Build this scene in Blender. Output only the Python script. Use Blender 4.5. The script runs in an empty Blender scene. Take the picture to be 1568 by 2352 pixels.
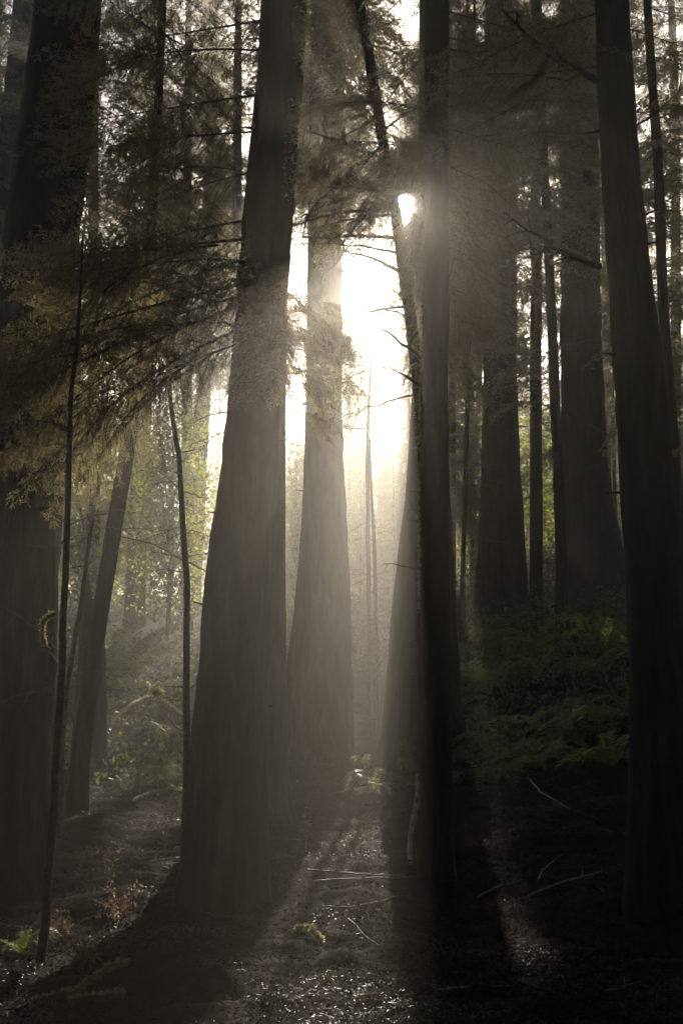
import bpy, math, numpy as np
from mathutils import Vector, Matrix
R = math.radians
rng = np.random.default_rng(7)
sc = bpy.context.scene
col = sc.collection

# ------------------------------------------------------------------ camera
PITCH = R(11.0); CAMZ = 1.6; FP = 2286.7
cam_d = bpy.data.cameras.new('camera'); cam = bpy.data.objects.new('camera', cam_d); col.objects.link(cam)
cam.location = (0, 0, CAMZ); cam.rotation_euler = (R(90) + PITCH, 0, 0)
cam_d.sensor_fit = 'VERTICAL'; cam_d.sensor_height = 36; cam_d.lens = 35; cam_d.clip_end = 500; cam_d.clip_start = 0.05
sc.camera = cam
sp, cp = math.sin(PITCH), math.cos(PITCH)
def P(px, py, d):
    """point on the upright plane y = d that stands behind a spot of the 1568 x 2352 photograph"""
    xc = (px - 784) / FP; yc = (1176 - py) / FP
    t = d / (cp - yc * sp)
    return np.array([xc * t, d, CAMZ + (sp + yc * cp) * t])
def pxs(py, d):
    yc = (1176 - py) / FP
    return d / (cp - yc * sp) / FP

SUN_PX = (929, 462)
sd = P(*SUN_PX, 1.0) - np.array([0, 0, CAMZ]); sd /= np.linalg.norm(sd)
EL = math.asin(sd[2]); AZ = math.atan2(sd[0], sd[1])

# ------------------------------------------------------------------ helpers
def unit(v):
    v = np.asarray(v, float)
    return v / np.maximum(np.linalg.norm(v, axis=-1, keepdims=True), 1e-9)

def make_mesh(name, chunks, mats, smooth=True):
    """chunks: (verts n x 3, quads m x 4, material index)"""
    me = bpy.data.meshes.new(name)
    chunks = [c for c in chunks if len(c[1])]
    off = 0; vs = []; qs = []; mi = []
    for v, q, m in chunks:
        vs.append(v); qs.append(q + off); mi.append(np.full(len(q), m, np.int32)); off += len(v)
    v = np.concatenate(vs).astype(np.float32); q = np.concatenate(qs).astype(np.int32); mi = np.concatenate(mi)
    me.vertices.add(len(v)); me.vertices.foreach_set('co', v.ravel())
    me.loops.add(q.size); me.loops.foreach_set('vertex_index', q.ravel())
    me.polygons.add(len(q)); me.polygons.foreach_set('loop_start', np.arange(0, q.size, 4, dtype=np.int32))
    me.polygons.foreach_set('loop_total', np.full(len(q), 4, np.int32))
    me.polygons.foreach_set('material_index', mi)
    if smooth: me.polygons.foreach_set('use_smooth', np.ones(len(q), bool))
    for m in mats: me.materials.append(m)
    me.update(calc_edges=True); me.validate()
    return me

def leaves_geo(pos, d, n, L, W, mid=0.45):
    """little pointed blades: four corners each"""
    pos = np.asarray(pos, float); d = unit(d); s = unit(np.cross(d, n))
    L = np.asarray(L)[:, None]; W = np.asarray(W)[:, None]
    v = np.stack([pos, pos + d * L * mid + s * W * .5, pos + d * L, pos + d * L * mid - s * W * .5], 1).reshape(-1, 3)
    return v, np.arange(len(v)).reshape(-1, 4)

def tube_geo(lines, k=5):
    vs = []; qs = []; off = 0
    a = np.arange(k) * 2 * np.pi / k
    for pts, rad in lines:
        pts = np.asarray(pts, float); rad = np.asarray(rad, float); n = len(pts)
        t = unit(np.gradient(pts, axis=0))
        ref = np.array([0, 0, 1.]) if abs(t[:, 2]).mean() < .8 else np.array([1., 0, 0])
        u = unit(np.cross(t, ref)); w = np.cross(t, u)
        ring = pts[:, None] + rad[:, None, None] * (np.cos(a)[None, :, None] * u[:, None] + np.sin(a)[None, :, None] * w[:, None])
        vs.append(ring.reshape(-1, 3))
        i = np.arange(n - 1)[:, None] * k; j = np.arange(k)[None, :]; j2 = (j + 1) % k
        q = np.stack([i + j, i + j2, i + k + j2, i + k + j], -1).reshape(-1, 4)
        qs.append(q + off); off += n * k
    if not vs: return np.zeros((0, 3)), np.zeros((0, 4), int)
    return np.concatenate(vs), np.concatenate(qs)

def empty(name, loc):
    o = bpy.data.objects.new(name, None); o.location = loc; o.empty_display_size = .3; col.objects.link(o); return o
def tag(o, label=None, cat=None, group=None, kind=None):
    if label: o['label'] = label
    if cat: o['category'] = cat
    if group: o['group'] = group
    if kind: o['kind'] = kind
    return o
def link(name, me, parent=None, base=None):
    o = bpy.data.objects.new(name, me); col.objects.link(o)
    if parent is not None: o.parent = parent
    if base is not None: o.location = base
    return o
def shifted(chunks, base):
    return [(v - np.asarray(base), q, m) for v, q, m in chunks]

def lattice(r, nu, nv):
    return r.uniform(-1, 1, (nu, nv))
def vnoise(tab, u, v):
    nu, nv = tab.shape
    iu = np.floor(u).astype(int); iv = np.floor(v).astype(int); fu = u - iu; fv = v - iv
    fu = fu * fu * (3 - 2 * fu); fv = fv * fv * (3 - 2 * fv)
    g = lambda a, b: tab[a % nu, b % nv]
    return (g(iu, iv) * (1 - fu) + g(iu + 1, iv) * fu) * (1 - fv) + (g(iu, iv + 1) * (1 - fu) + g(iu + 1, iv + 1) * fu) * fv

# ------------------------------------------------------------------ materials
def new_mat(name):
    m = bpy.data.materials.new(name); m.use_nodes = True
    nt = m.node_tree; nt.nodes.clear()
    out = nt.nodes.new('ShaderNodeOutputMaterial')
    return m, nt, out
def ramp(nt, fac, stops):
    r = nt.nodes.new('ShaderNodeValToRGB'); e = r.color_ramp.elements
    while len(e) < len(stops): e.new(.5)
    for k, (p, c) in enumerate(stops): e[k].position = p; e[k].color = (*c, 1)
    nt.links.new(fac, r.inputs[0]); return r.outputs[0]
def noise_tex(nt, scale, detail=4, stretch=None, rough=.6):
    tc = nt.nodes.new('ShaderNodeTexCoord'); n = nt.nodes.new('ShaderNodeTexNoise')
    n.inputs['Scale'].default_value = scale; n.inputs['Detail'].default_value = detail; n.inputs['Roughness'].default_value = rough
    mp = nt.nodes.new('ShaderNodeMapping')
    if stretch: mp.inputs['Scale'].default_value = stretch
    nt.links.new(tc.outputs['Object'], mp.inputs[0]); nt.links.new(mp.outputs[0], n.inputs['Vector'])
    return n.outputs['Fac']
def bark_mat(name, dark, mid, light, moss=.0):
    m, nt, out = new_mat(name)
    b = nt.nodes.new('ShaderNodeBsdfPrincipled'); b.inputs['Roughness'].default_value = .9; b.inputs['Specular IOR Level'].default_value = .12
    f1 = noise_tex(nt, 9, 6, (1, 1, .14)); f2 = noise_tex(nt, 34, 5, (1, 1, .22))
    c = ramp(nt, f1, [(.3, dark), (.52, mid), (.75, light)])
    mx = nt.nodes.new('ShaderNodeMix'); mx.data_type = 'RGBA'
    f3 = noise_tex(nt, 1.7, 4)
    rm = ramp(nt, f3, [(.5, (0, 0, 0)), (.68, (moss,) * 3)])
    nt.links.new(rm, mx.inputs[0]); nt.links.new(c, mx.inputs[6]); mx.inputs[7].default_value = (.035, .045, .012, 1)
    nt.links.new(mx.outputs[2], b.inputs['Base Color'])
    ad = nt.nodes.new('ShaderNodeMath'); ad.operation = 'MULTIPLY_ADD'; ad.inputs[1].default_value = .5
    nt.links.new(f2, ad.inputs[0]); nt.links.new(f1, ad.inputs[2])
    bp = nt.nodes.new('ShaderNodeBump'); bp.inputs['Strength'].default_value = .9; bp.inputs['Distance'].default_value = .035
    nt.links.new(ad.outputs[0], bp.inputs['Height']); nt.links.new(bp.outputs[0], b.inputs['Normal'])
    nt.links.new(b.outputs[0], out.inputs[0]); return m
def leaf_mat(name, c1, c2, t1, t2, trans=.5, scale=1.3, gloss=.06, rough=.45):
    m, nt, out = new_mat(name)
    f = noise_tex(nt, scale, 5, None, .7)
    a = ramp(nt, f, [(.35, c1), (.65, c2)]); t = ramp(nt, f, [(.35, t1), (.65, t2)])
    d = nt.nodes.new('ShaderNodeBsdfDiffuse'); tr = nt.nodes.new('ShaderNodeBsdfTranslucent'); g = nt.nodes.new('ShaderNodeBsdfGlossy')
    g.inputs['Roughness'].default_value = rough
    nt.links.new(a, d.inputs[0]); nt.links.new(t, tr.inputs[0])
    m1 = nt.nodes.new('ShaderNodeMixShader'); m1.inputs[0].default_value = trans
    m2 = nt.nodes.new('ShaderNodeMixShader'); m2.inputs[0].default_value = gloss
    nt.links.new(d.outputs[0], m1.inputs[1]); nt.links.new(tr.outputs[0], m1.inputs[2])
    nt.links.new(m1.outputs[0], m2.inputs[1]); nt.links.new(g.outputs[0], m2.inputs[2])
    nt.links.new(m2.outputs[0], out.inputs[0]); return m
def plain_mat(name, c1, c2, rough=.6, scale=12, spec=.5, bump=.3):
    m, nt, out = new_mat(name)
    b = nt.nodes.new('ShaderNodeBsdfPrincipled'); b.inputs['Roughness'].default_value = rough
    b.inputs['Specular IOR Level'].default_value = spec
    f = noise_tex(nt, scale, 6)
    nt.links.new(ramp(nt, f, [(.35, c1), (.65, c2)]), b.inputs['Base Color'])
    bp = nt.nodes.new('ShaderNodeBump'); bp.inputs['Strength'].default_value = bump; bp.inputs['Distance'].default_value = .03
    nt.links.new(f, bp.inputs['Height']); nt.links.new(bp.outputs[0], b.inputs['Normal'])
    nt.links.new(b.outputs[0], out.inputs[0]); return m

M_BARK = bark_mat('dark_fir_bark', (.012, .0095, .0075), (.034, .027, .021), (.075, .06, .047), .4)
M_BARK2 = bark_mat('brown_hemlock_bark', (.015, .012, .009), (.042, .033, .026), (.085, .068, .053), .3)
M_TWIG = plain_mat('dead_twig_bark', (.045, .034, .026), (.11, .085, .065), .7, 25)
M_NEEDLE = leaf_mat('hemlock_needles', (.035, .042, .014), (.060, .058, .022), (.24, .20, .07), (.42, .35, .16), .55, 1.6)
M_NEEDLE2 = leaf_mat('far_conifer_needles', (.035, .045, .018), (.055, .060, .024), (.20, .19, .06), (.34, .28, .10), .55, .8)
M_MAPLE = leaf_mat('yellow_green_leaves', (.06, .085, .015), (.10, .11, .02), (.26, .34, .03), (.42, .42, .06), .6, .9)
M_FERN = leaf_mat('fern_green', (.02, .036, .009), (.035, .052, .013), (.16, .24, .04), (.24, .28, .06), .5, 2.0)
M_MOSS = leaf_mat('moss', (.07, .075, .022), (.11, .10, .04), (.34, .31, .12), (.5, .42, .2), .6, 3.0)
M_BROWN = leaf_mat('brown_dead_leaves', (.07, .045, .028), (.12, .08, .05), (.22, .13, .07), (.34, .21, .12), .5, 3.0)
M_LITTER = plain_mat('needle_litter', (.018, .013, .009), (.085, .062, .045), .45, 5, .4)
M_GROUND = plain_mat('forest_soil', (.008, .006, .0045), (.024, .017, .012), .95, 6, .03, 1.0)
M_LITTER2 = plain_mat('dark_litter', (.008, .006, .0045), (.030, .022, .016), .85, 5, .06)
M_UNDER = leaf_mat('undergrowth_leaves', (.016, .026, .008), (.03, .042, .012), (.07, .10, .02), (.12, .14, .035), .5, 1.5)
M_STICK = plain_mat('bare_grey_wood', (.07, .06, .05), (.17, .145, .12), .6, 18)
M_BIRCH = plain_mat('pale_blotched_wood', (.10, .09, .08), (.46, .43, .39), .6, 16)

# ------------------------------------------------------------------ terrain
_hy = np.array([-30, 0, 7, 8.2, 12, 16, 20, 26, 32, 45, 90]); _hz = np.array([-.25, -.05, 0, .07, .36, .87, 1.75, 3.3, 4.7, 6.4, 8.5])
_tn = lattice(np.random.default_rng(3), 64, 64)
def ground_h(x, y):
    x = np.asarray(x, float); y = np.asarray(y, float)
    h = np.interp(y, _hy, _hz) + .33 * np.clip(x - .7, 0, 7) * np.clip((y - 6) / 10, 0, 1)
    h = h + .22 * vnoise(_tn, x * .35 + 9, y * .35 + 5) * np.clip((y - 2) / 8, .3, 1) + .08 * vnoise(_tn, x * 1.1, y * 1.6) + .045 * vnoise(_tn, x * 2.6 + 2, y * 3.4) + .035 * vnoise(_tn, x * 6.1, y * 7.1) + .018 * vnoise(_tn, x * 11.3, y * 13.1)
    return h
gx = np.concatenate([np.linspace(-60, -10, 40, endpoint=False), np.linspace(-10, 10, 260, endpoint=False), np.linspace(10, 60, 41)])
gy = np.concatenate([np.linspace(-25, 2, 30, endpoint=False), np.linspace(2, 22, 300, endpoint=False), np.linspace(22, 88, 90)])
X, Y = np.meshgrid(gx, gy, indexing='ij'); Z = ground_h(X, Y)
nx, ny = X.shape
i = np.arange(nx - 1)[:, None] * ny; j = np.arange(ny - 1)[None]
q = np.stack([i + j, i + ny + j, i + ny + j + 1, i + j + 1], -1).reshape(-1, 4)
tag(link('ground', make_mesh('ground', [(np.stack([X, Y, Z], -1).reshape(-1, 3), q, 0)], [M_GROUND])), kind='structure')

# ------------------------------------------------------------------ generators
def bough_geo(r, L=2.2, side_step=.05, sub_step=.035, el=.013, spread=.38, droop=.22, drop=.12, nsub=2, sag=.3):
    """a flat drooping hemlock bough along +X: returns blades (chunk) and wood (chunk)"""
    pos = []; dr = []; ln = []; wd = []; wood = []
    bend = r.uniform(-.12, .12)
    axis = lambda s: np.stack([L * s, bend * L * s * s, -droop * L * s ** 1.7 + .03 * L * np.sin(3 * s)], -1)
    ss = np.linspace(0, 1, 12)
    wood.append((axis(ss), np.interp(ss, [0, 1], [.011 * L / 2 + .003, .0015])))
    for s in np.arange(.10, 1.0, side_step / L):
        for sg in (-1, 1):
            if r.random() < drop: continue
            sj = min(.995, s + r.uniform(-.5, .5) * side_step / L)
            p = axis(np.array(sj)); t = unit(axis(np.array(min(1, sj + .02))) - axis(np.array(sj - .02)))
            ls = (L * spread * (1 - sj) ** .75 * min(1, .35 + sj / .25) + .05) * r.uniform(.55, 1.2)
            a = R(r.uniform(38, 64))
            d = unit(t * math.cos(a) + np.array([0, sg, 0]) * math.sin(a) + np.array([0, 0, r.uniform(-.3, .12)]))
            u = np.arange(sub_step * .6, ls, sub_step)
            if len(u) == 0: continue
            c = p + d * u[:, None] + np.array([0, 0, -1]) * (sag * u ** 2 / max(ls, .2))[:, None]
            uu = np.array([0, .5, 1.]) * ls
            wood.append((p + d * uu[:, None] + np.array([0, 0, -1]) * (sag * uu ** 2 / max(ls, .2))[:, None], [.004 * L / 2, .0025 * L / 2, .001]))
            pn = unit(np.cross(d, [0, 0, 1]))
            for s2 in (-1, 1):
                sl = (sub_step * 2.2 * (1 - .6 * u / ls) + sub_step * .8) * r.uniform(.5, 1.3, len(u))
                d2 = unit(d * .8 + pn * s2 * .65 + np.array([0, 0, -.18]) + r.normal(0, .22, (len(u), 3)))
                side = unit(np.cross(d2, [0, 0, 1.]))
                for fi in range(nsub):
                    f = fi / nsub
                    e = d2 + side * r.choice([-1, 1], len(u))[:, None] * r.uniform(.1, .8, len(u))[:, None] + r.normal(0, .15, d2.shape)
                    pos.append(c + d2 * (sl * f)[:, None]); dr.append(unit(e)); ln.append(sl * 1.25 / nsub); wd.append(el * r.uniform(.7, 1.3, len(u)))
    pos = np.concatenate(pos); dr = np.concatenate(dr); ln = np.concatenate(ln); wd = np.concatenate(wd)
    nr = np.array([0, 0, 1.]) + r.normal(0, .45, pos.shape)
    v, q = leaves_geo(pos, dr, nr, ln, wd)
    wv, wq = tube_geo(wood, 3)
    return (v, q), (wv, wq)

FINE = []
for k in range(6):
    r = np.random.default_rng(100 + k)
    lf, wd = bough_geo(r, 2.6, .075, .030, .0105, .26 + .05 * (k % 3), .10 + .06 * (k % 4), .18, 4, .12)
    FINE.append(make_mesh('bough', [(*lf, 0), (*wd, 1)], [M_NEEDLE, M_TWIG], False))

def rot_z(a): c, s = np.cos(a), np.sin(a); return np.array([[c, -s, 0], [s, c, 0], [0, 0, 1.]])
def rot_y(a): c, s = np.cos(a), np.sin(a); return np.array([[c, 0, s], [0, 1, 0], [-s, 0, c]])
COARSE = [bough_geo(np.random.default_rng(200 + k), 2.0, .12, .085, .032, .45, .3, .1) for k in range(7)]
VCOARSE = [bough_geo(np.random.default_rng(300 + k), 2.0, .30, .20, .10, .45, .35, .08) for k in range(5)]
def crown_chunks(r, H, Rad, pool, dz=.45, per=5, drop=.15, top=.8):
    ch = []; z = 0.0
    while z < H:
        f = 1 - z / H
        for b in range(per):
            if r.random() < drop: continue
            ln = (Rad * f ** top + .25) * r.uniform(.5, 1.15)
            lf, wd = pool[r.integers(len(pool))]
            s = ln / 2.0
            M = rot_z(r.uniform(0, 2 * np.pi)) @ rot_y(R(r.uniform(-14, 22)))
            o = np.array([0, 0, z + r.uniform(-.2, .2)])
            S = np.array([s, s * r.uniform(.8, 1.1), s])
            ch.append((lf[0] * S @ M.T + o, lf[1], 0)); ch.append((wd[0] * S @ M.T + o, wd[1], 1))
        z += dz * r.uniform(.75, 1.25)
    return ch
CROWN = []           # shared crowns, 14 m tall, 2.3 m round at the foot
for k in range(5):
    CROWN.append(make_mesh('crown', crown_chunks(np.random.default_rng(400 + k), 14, 2.3, COARSE, .36, 7, .12), [M_NEEDLE2, M_TWIG], False))

SPARSE = []
for k in range(4):
    SPARSE.append(make_mesh('crown', crown_chunks(np.random.default_rng(450 + k), 14, 2.3, COARSE, .55, 5, .25), [M_NEEDLE2, M_TWIG], False))

def dead_lines(r, pts, r0, ntw, lt, lvl=1):
    """a bare branch with its twigs, as polylines"""
    pts = np.asarray(pts); n = len(pts)
    out = [(pts, np.linspace(r0, max(r0 * .18, .0012), n))]
    seg = np.linalg.norm(pts[-1] - pts[0])
    for _ in range(ntw):
        s = r.uniform(.18, .97); k = s * (n - 1); i0 = int(k); i0 = min(i0, n - 2); f = k - i0
        p = pts[i0] * (1 - f) + pts[i0 + 1] * f; t = unit(pts[i0 + 1] - pts[i0])
        side = unit(np.cross(t, r.normal(0, 1, 3)))
        d = unit(t * r.uniform(.4, 1.0) + side * r.uniform(.5, 1.0) + np.array([0, 0, r.uniform(-.35, .15)]))
        l = lt * r.uniform(.35, 1.2) * (1.1 - .6 * s); m = 4
        u = np.linspace(0, 1, m)[:, None]
        tp = p + d * l * u + np.array([0, 0, -.18 * l]) * u ** 2 + r.normal(0, .02 * l, (m, 3)) * u
        rr = max(r0 * .34, .0022)
        if lvl > 0 and l > .12: out += dead_lines(r, tp, rr, max(2, int(l * 9)), l * .45, lvl - 1)
        else: out.append((tp, np.linspace(rr, .001, m)))
    return out
def curve(p0, p1, sag, r, n=9, wob=.012):
    p0 = np.asarray(p0); p1 = np.asarray(p1); u = np.linspace(0, 1, n)[:, None]; l = np.linalg.norm(p1 - p0)
    return p0 + (p1 - p0) * u + np.array([0, 0, sag * l]) * (4 * u * (1 - u)) + r.normal(0, wob * l, (n, 3)) * np.sin(np.pi * u)

def trunk_chunk(rows, d, seed, top_z, k=26, step=.13, rough=.05, flare=True, lean=.35):
    """rows (py, centre px, width px), from the top of the picture down to the foot"""
    r = np.random.default_rng(seed)
    rows = sorted(rows)
    c = np.array([P(x, y, d) for y, x, w in rows]); rad = np.array([w * .5 * pxs(y, d) for y, x, w in rows])
    o = np.argsort(c[:, 2]); c = c[o]; rad = rad[o]
    if top_z > c[-1, 2]:
        sl = (c[-1, 0] - c[-2, 0]) / max(c[-1, 2] - c[-2, 2], .1) * lean
        h = top_z - c[-1, 2]
        c = np.vstack([c, [c[-1, 0] + sl * h * .5, d, c[-1, 2] + h * .5], [c[-1, 0] + sl * h * .8, d, top_z]]); rad = np.append(rad, [rad[-1] * .72, rad[-1] * .2])
    gz = float(ground_h(c[0, 0], d))
    z0 = min(gz - .3, c[0, 2])
    if z0 < c[0, 2] - .01:
        sl = (c[1, 0] - c[0, 0]) / (c[1, 2] - c[0, 2])
        c = np.vstack([[c[0, 0] + sl * (z0 - c[0, 2]), d, z0], c]); rad = np.append(rad[0] * (1.12 if flare else 1.02), rad)
    zs = np.arange(c[0, 2], c[-1, 2], step)
    zhi = zs > 12
    zs = np.concatenate([zs[~zhi], zs[zhi][::4]])
    x = np.interp(zs, c[:, 2], c[:, 0]); y = np.interp(zs, c[:, 2], c[:, 1]); ra = np.interp(zs, c[:, 2], rad)
    if not flare:
        tk = lattice(r, 7, 40); x = x + .028 * vnoise(tk, zs * 0 + .5, zs * 1.15) + .012 * vnoise(tk, zs * 0 + 2.5, zs * 3.3)
    for _ in range(5 if flare else 2):
        for arr in (x, ra): arr[1:-1] = arr[:-2] * .25 + arr[1:-1] * .5 + arr[2:] * .25
    a = np.arange(k) * 2 * np.pi / k
    A, ZZ = np.meshgrid(a, zs)
    t1 = lattice(r, 9, 40); t2 = lattice(r, 13, 80); t3 = lattice(r, 5, 30)
    n = .55 * vnoise(t1, A / (2 * np.pi) * 9, ZZ * 1.1) + .6 * vnoise(t2, A / (2 * np.pi) * 13, ZZ * 5.0) + .7 * vnoise(t3, A / (2 * np.pi) * 5, ZZ * .5)
    foot = np.exp(-np.clip(ZZ - gz, 0, 9) / .35)
    root = foot * (.16 * vnoise(t3, A / (2 * np.pi) * 5, ZZ * 0 + 3.3) + .06) if flare else 0
    rr = ra[:, None] * (1 + rough * n + root)
    cx = x[:, None] + .02 * ra[:, None] * vnoise(t3, ZZ * .6, ZZ * 0 + .5)
    V = np.stack([cx + rr * np.cos(A), y[:, None] + rr * np.sin(A), ZZ], -1).reshape(-1, 3)
    m = len(zs); i = np.arange(m - 1)[:, None] * k; j = np.arange(k)[None]; j2 = (j + 1) % k
    q = np.stack([i + j, i + j2, i + k + j2, i + k + j], -1).reshape(-1, 4)
    cen = lambda z: np.array([np.interp(z, zs, x), d, z]); rd = lambda z: float(np.interp(z, zs, ra))
    return (V, q), cen, rd, gz

class Tree: pass
def tree(name, label, cat, rows, d, seed, top=20, mat=None, rough=.05, k=26, group=None, lean=.35, flare=True, step=.13):
    t = Tree(); (v, q), t.cen, t.rd, gz = trunk_chunk(rows, d, seed, top, k, step, rough, flare, lean)
    b = t.cen(gz); b[2] = gz; t.base = b; t.top = top
    t.root = tag(empty(name, b), label, cat, group)
    t.trunk = link('trunk', make_mesh('trunk', [(v - b, q, 0)], [mat or M_BARK]), t.root)
    t.r = np.random.default_rng(seed + 5000); t.d = d
    return t
def add_crown(t, z0, scale_r=1.0, v=None, H=None, pool=None):
    H = H or (t.top - z0); pool = pool or CROWN; me = pool[t.r.integers(len(pool)) if v is None else v]
    o = link('crown', me, t.root); c = t.cen(z0) - t.base
    o.location = c; o.scale = (scale_r, scale_r, H / 14.0); o.rotation_euler = (0, 0, t.r.uniform(0, 6.28)); return o
def add_bough(t, z, az, length, pitch=0, roll=0, v=None, p0=None):
    o = link('bough', FINE[t.r.integers(len(FINE)) if v is None else v], t.root)
    p = t.cen(z) if p0 is None else np.asarray(p0)
    o.location = p - t.base
    o.rotation_euler = (R(roll), R(-pitch), az); s = length / 2.6; o.scale = (s, s, s)
    return o
def dead_branch(t, p0, p1, r0, sag=.03, ntw=12, lt=.4, lvl=1, k=4, name='dead_branch', mat=None):
    ln = dead_lines(t.r, curve(p0, p1, sag, t.r), r0, ntw, lt, lvl)
    ch = [(*tube_geo(ln[:1], 6), 0), (*tube_geo(ln[1:], k), 0)]
    return link(name, make_mesh(name, shifted(ch, t.base), [mat or M_TWIG]), t.root)
def px_branch(t, a, b, r0, sag=.03, ntw=12, lt=.4, dd=(0, 0), lvl=1):
    return dead_branch(t, P(a[0], a[1], t.d + dd[0]), P(b[0], b[1], t.d + dd[1]), r0, sag, ntw, lt, lvl)
def random_dead(t, z0, z1, n, l0, l1, r0=.012, ntw=14, lt=.35, lvl=1):
    for _ in range(n):
        z = t.r.uniform(z0, z1); a = t.r.uniform(0, 2 * np.pi); l = t.r.uniform(l0, l1)
        c = t.cen(z); dv = np.array([math.cos(a), math.sin(a), t.r.uniform(-.35, .25)])
        dead_branch(t, c, c + dv * l, r0 * t.r.uniform(.6, 1.1), t.r.uniform(.02, .09), ntw, lt, lvl, 3)
def moss_chunk(r, pts, rad, n, L=.03, W=.012, down=.6):
    """tufts of moss along a line"""
    pts = np.asarray(pts); u = r.uniform(0, len(pts) - 1.001, n); i = u.astype(int); f = (u - i)[:, None]
    p = pts[i] * (1 - f) + pts[i + 1] * f
    d = unit(r.normal(0, 1, (n, 3)) + np.array([0, 0, -down]))
    return leaves_geo(p + d * np.asarray(rad), d, r.normal(0, 1, (n, 3)), L * r.uniform(.5, 1.5, n), W * r.uniform(.6, 1.4, n))
# ------------------------------------------------------------------ the near trunks
NEAR = 'trunks standing in the foreground of the forest'
tA = tree('conifer_tree', 'broad black trunk leaning right at the left edge, biggest on that side', 'tree',
    [(0, 160, 150), (400, 118, 165), (700, 86, 172), (1100, 48, 187), (1300, 37, 194), (1600, 19, 198), (2000, 0, 212), (2060, -2, 240)], 9.0, 11, 24, rough=.08, k=56)
add_crown(tA, 12.5, 1.4)
tB = tree('conifer_tree', 'thick dark trunk with light beams across it, standing left of the sun in front', 'tree',
    [(0, 655, 98), (200, 640, 106), (400, 625, 110), (600, 607, 115), (900, 585, 121), (1200, 561, 143), (1500, 540, 161), (1800, 522, 176), (2000, 510, 190), (2080, 507, 222)], 8.2, 12, 24, rough=.075, k=64)
add_crown(tB, 12.0, 1.2)
tB2 = tree('conifer_tree', 'straight hazy trunk half hidden behind the thick beam-lit trunk', 'tree',
    [(0, 652, 106), (300, 636, 106), (600, 609, 106), (900, 600, 112), (1500, 597, 118), (1800, 596, 128), (1880, 596, 150)], 12.0, 13, 26, rough=.03, k=36)
add_crown(tB2, 13.5, 1.1)
tC = tree('conifer_tree', 'pale twin-stemmed trunk in the brightest haze with a wide flared foot', 'tree',
    [(0, 762, 62), (300, 752, 66), (500, 748, 70), (900, 745, 82), (1200, 747, 97), (1400, 743, 120), (1560, 734, 152), (1690, 719, 186), (1740, 712, 208)], 16.0, 14, 27, rough=.08, k=52)
(v_, q_), *_rest = trunk_chunk([(0, 728, 28), (500, 724, 34), (900, 723, 38), (1200, 715, 44), (1400, 703, 52), (1600, 680, 72), (1720, 655, 110)], 15.6, 15, 22, 26, .13, .05)
link('stem', make_mesh('stem', [(v_ - tC.base, q_, 0)], [M_BARK]), tC.root)
add_crown(tC, 12.6, .8)
tD = tree('conifer_tree', 'straight slim black trunk with moss-lit left edge just right of the sun', 'tree',
    [(0, 1002, 54), (300, 1002, 55), (600, 1001, 58), (900, 998, 64), (1200, 996, 67), (1600, 1000, 70), (2000, 1005, 80), (2060, 1005, 100)], 9.0, 16, 20, rough=.09, k=40)
tE = tree('conifer_tree', 'thin trunk leaning across the sun with bare dead branches', 'tree',
    [(0, 822, 24), (20, 830, 24), (370, 886, 26), (520, 913, 27), (740, 944, 28), (950, 970, 31), (1200, 985, 34), (1600, 1000, 36), (1950, 1005, 46)], 10.2, 17, 15, M_BARK2, .08, 20)
tF = tree('conifer_tree', 'brown hazy trunk with flared foot peeping left of the straight slim black trunk', 'tree',
    [(0, 985, 44), (400, 986, 52), (650, 985, 60), (950, 984, 80), (1150, 982, 105), (1280, 975, 130), (1420, 971, 152), (1650, 970, 180), (1745, 970, 215)], 15.0, 18, 26, M_BARK2, .03, 36)
add_crown(tF, 15.5, .8)
tG = tree('conifer_tree', 'upright furrowed trunk with ferns at its foot, left one of the two dark pillars', 'tree',
    [(0, 1145, 66), (300, 1148, 75), (600, 1148, 73), (900, 1148, 79), (1200, 1150, 100), (1300, 1150, 112), (1500, 1150, 135)], 24.0, 19, 30, rough=.05, k=36)
add_crown(tG, 13.5, 1.15, pool=SPARSE)
tI = tree('conifer_tree', 'upright furrowed trunk flaring to the right at its foot, beside the big leaning trunk', 'tree',
    [(0, 1326, 86), (500, 1330, 90), (800, 1335, 93), (1100, 1340, 108), (1200, 1349, 128), (1300, 1358, 158), (1480, 1362, 200)], 22.0, 20, 30, rough=.05, k=36)
add_crown(tI, 13, 1.2, pool=SPARSE)
tJ = tree('conifer_tree', 'big black trunk leaning left at the right edge, nearest on that side', 'tree',
    [(0, 1403, 76), (400, 1425, 90), (700, 1450, 101), (900, 1470, 117), (1200, 1490, 122), (1400, 1500, 125), (1800, 1515, 142), (2080, 1520, 168)], 8.0, 21, 24, rough=.08, k=52)
add_crown(tJ, 11.5, 1.2)
tH = tree('conifer_tree', 'narrow dark stem between the two furrowed pillars on the right', 'tree',
    [(0, 1234, 18), (300, 1245, 20), (700, 1265, 22), (1000, 1277, 24), (1250, 1287, 26), (1450, 1290, 30)], 20.0, 22, 22, rough=.06, k=16)
add_crown(tH, 11.5, .75, pool=SPARSE)
tK = tree('conifer_tree', 'narrow leaning stem at the right border, beyond the big leaning trunk', 'tree',
    [(0, 1485, 18), (150, 1494, 20), (400, 1512, 23), (700, 1521, 23), (900, 1537, 23), (1150, 1555, 25), (1300, 1566, 26), (1780, 1590, 32)], 14.0, 23, 18, rough=.06, k=16)
tM = tree('young_conifer', 'pole-thin stem seen between the right furrowed pillar and the big leaning trunk', 'tree',
    [(0, 1388, 6), (300, 1395, 7), (900, 1406, 9), (1200, 1412, 10), (1450, 1418, 12)], 26.0, 24, 24, k=10)
add_crown(tM, 12, .8, pool=SPARSE)
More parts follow.
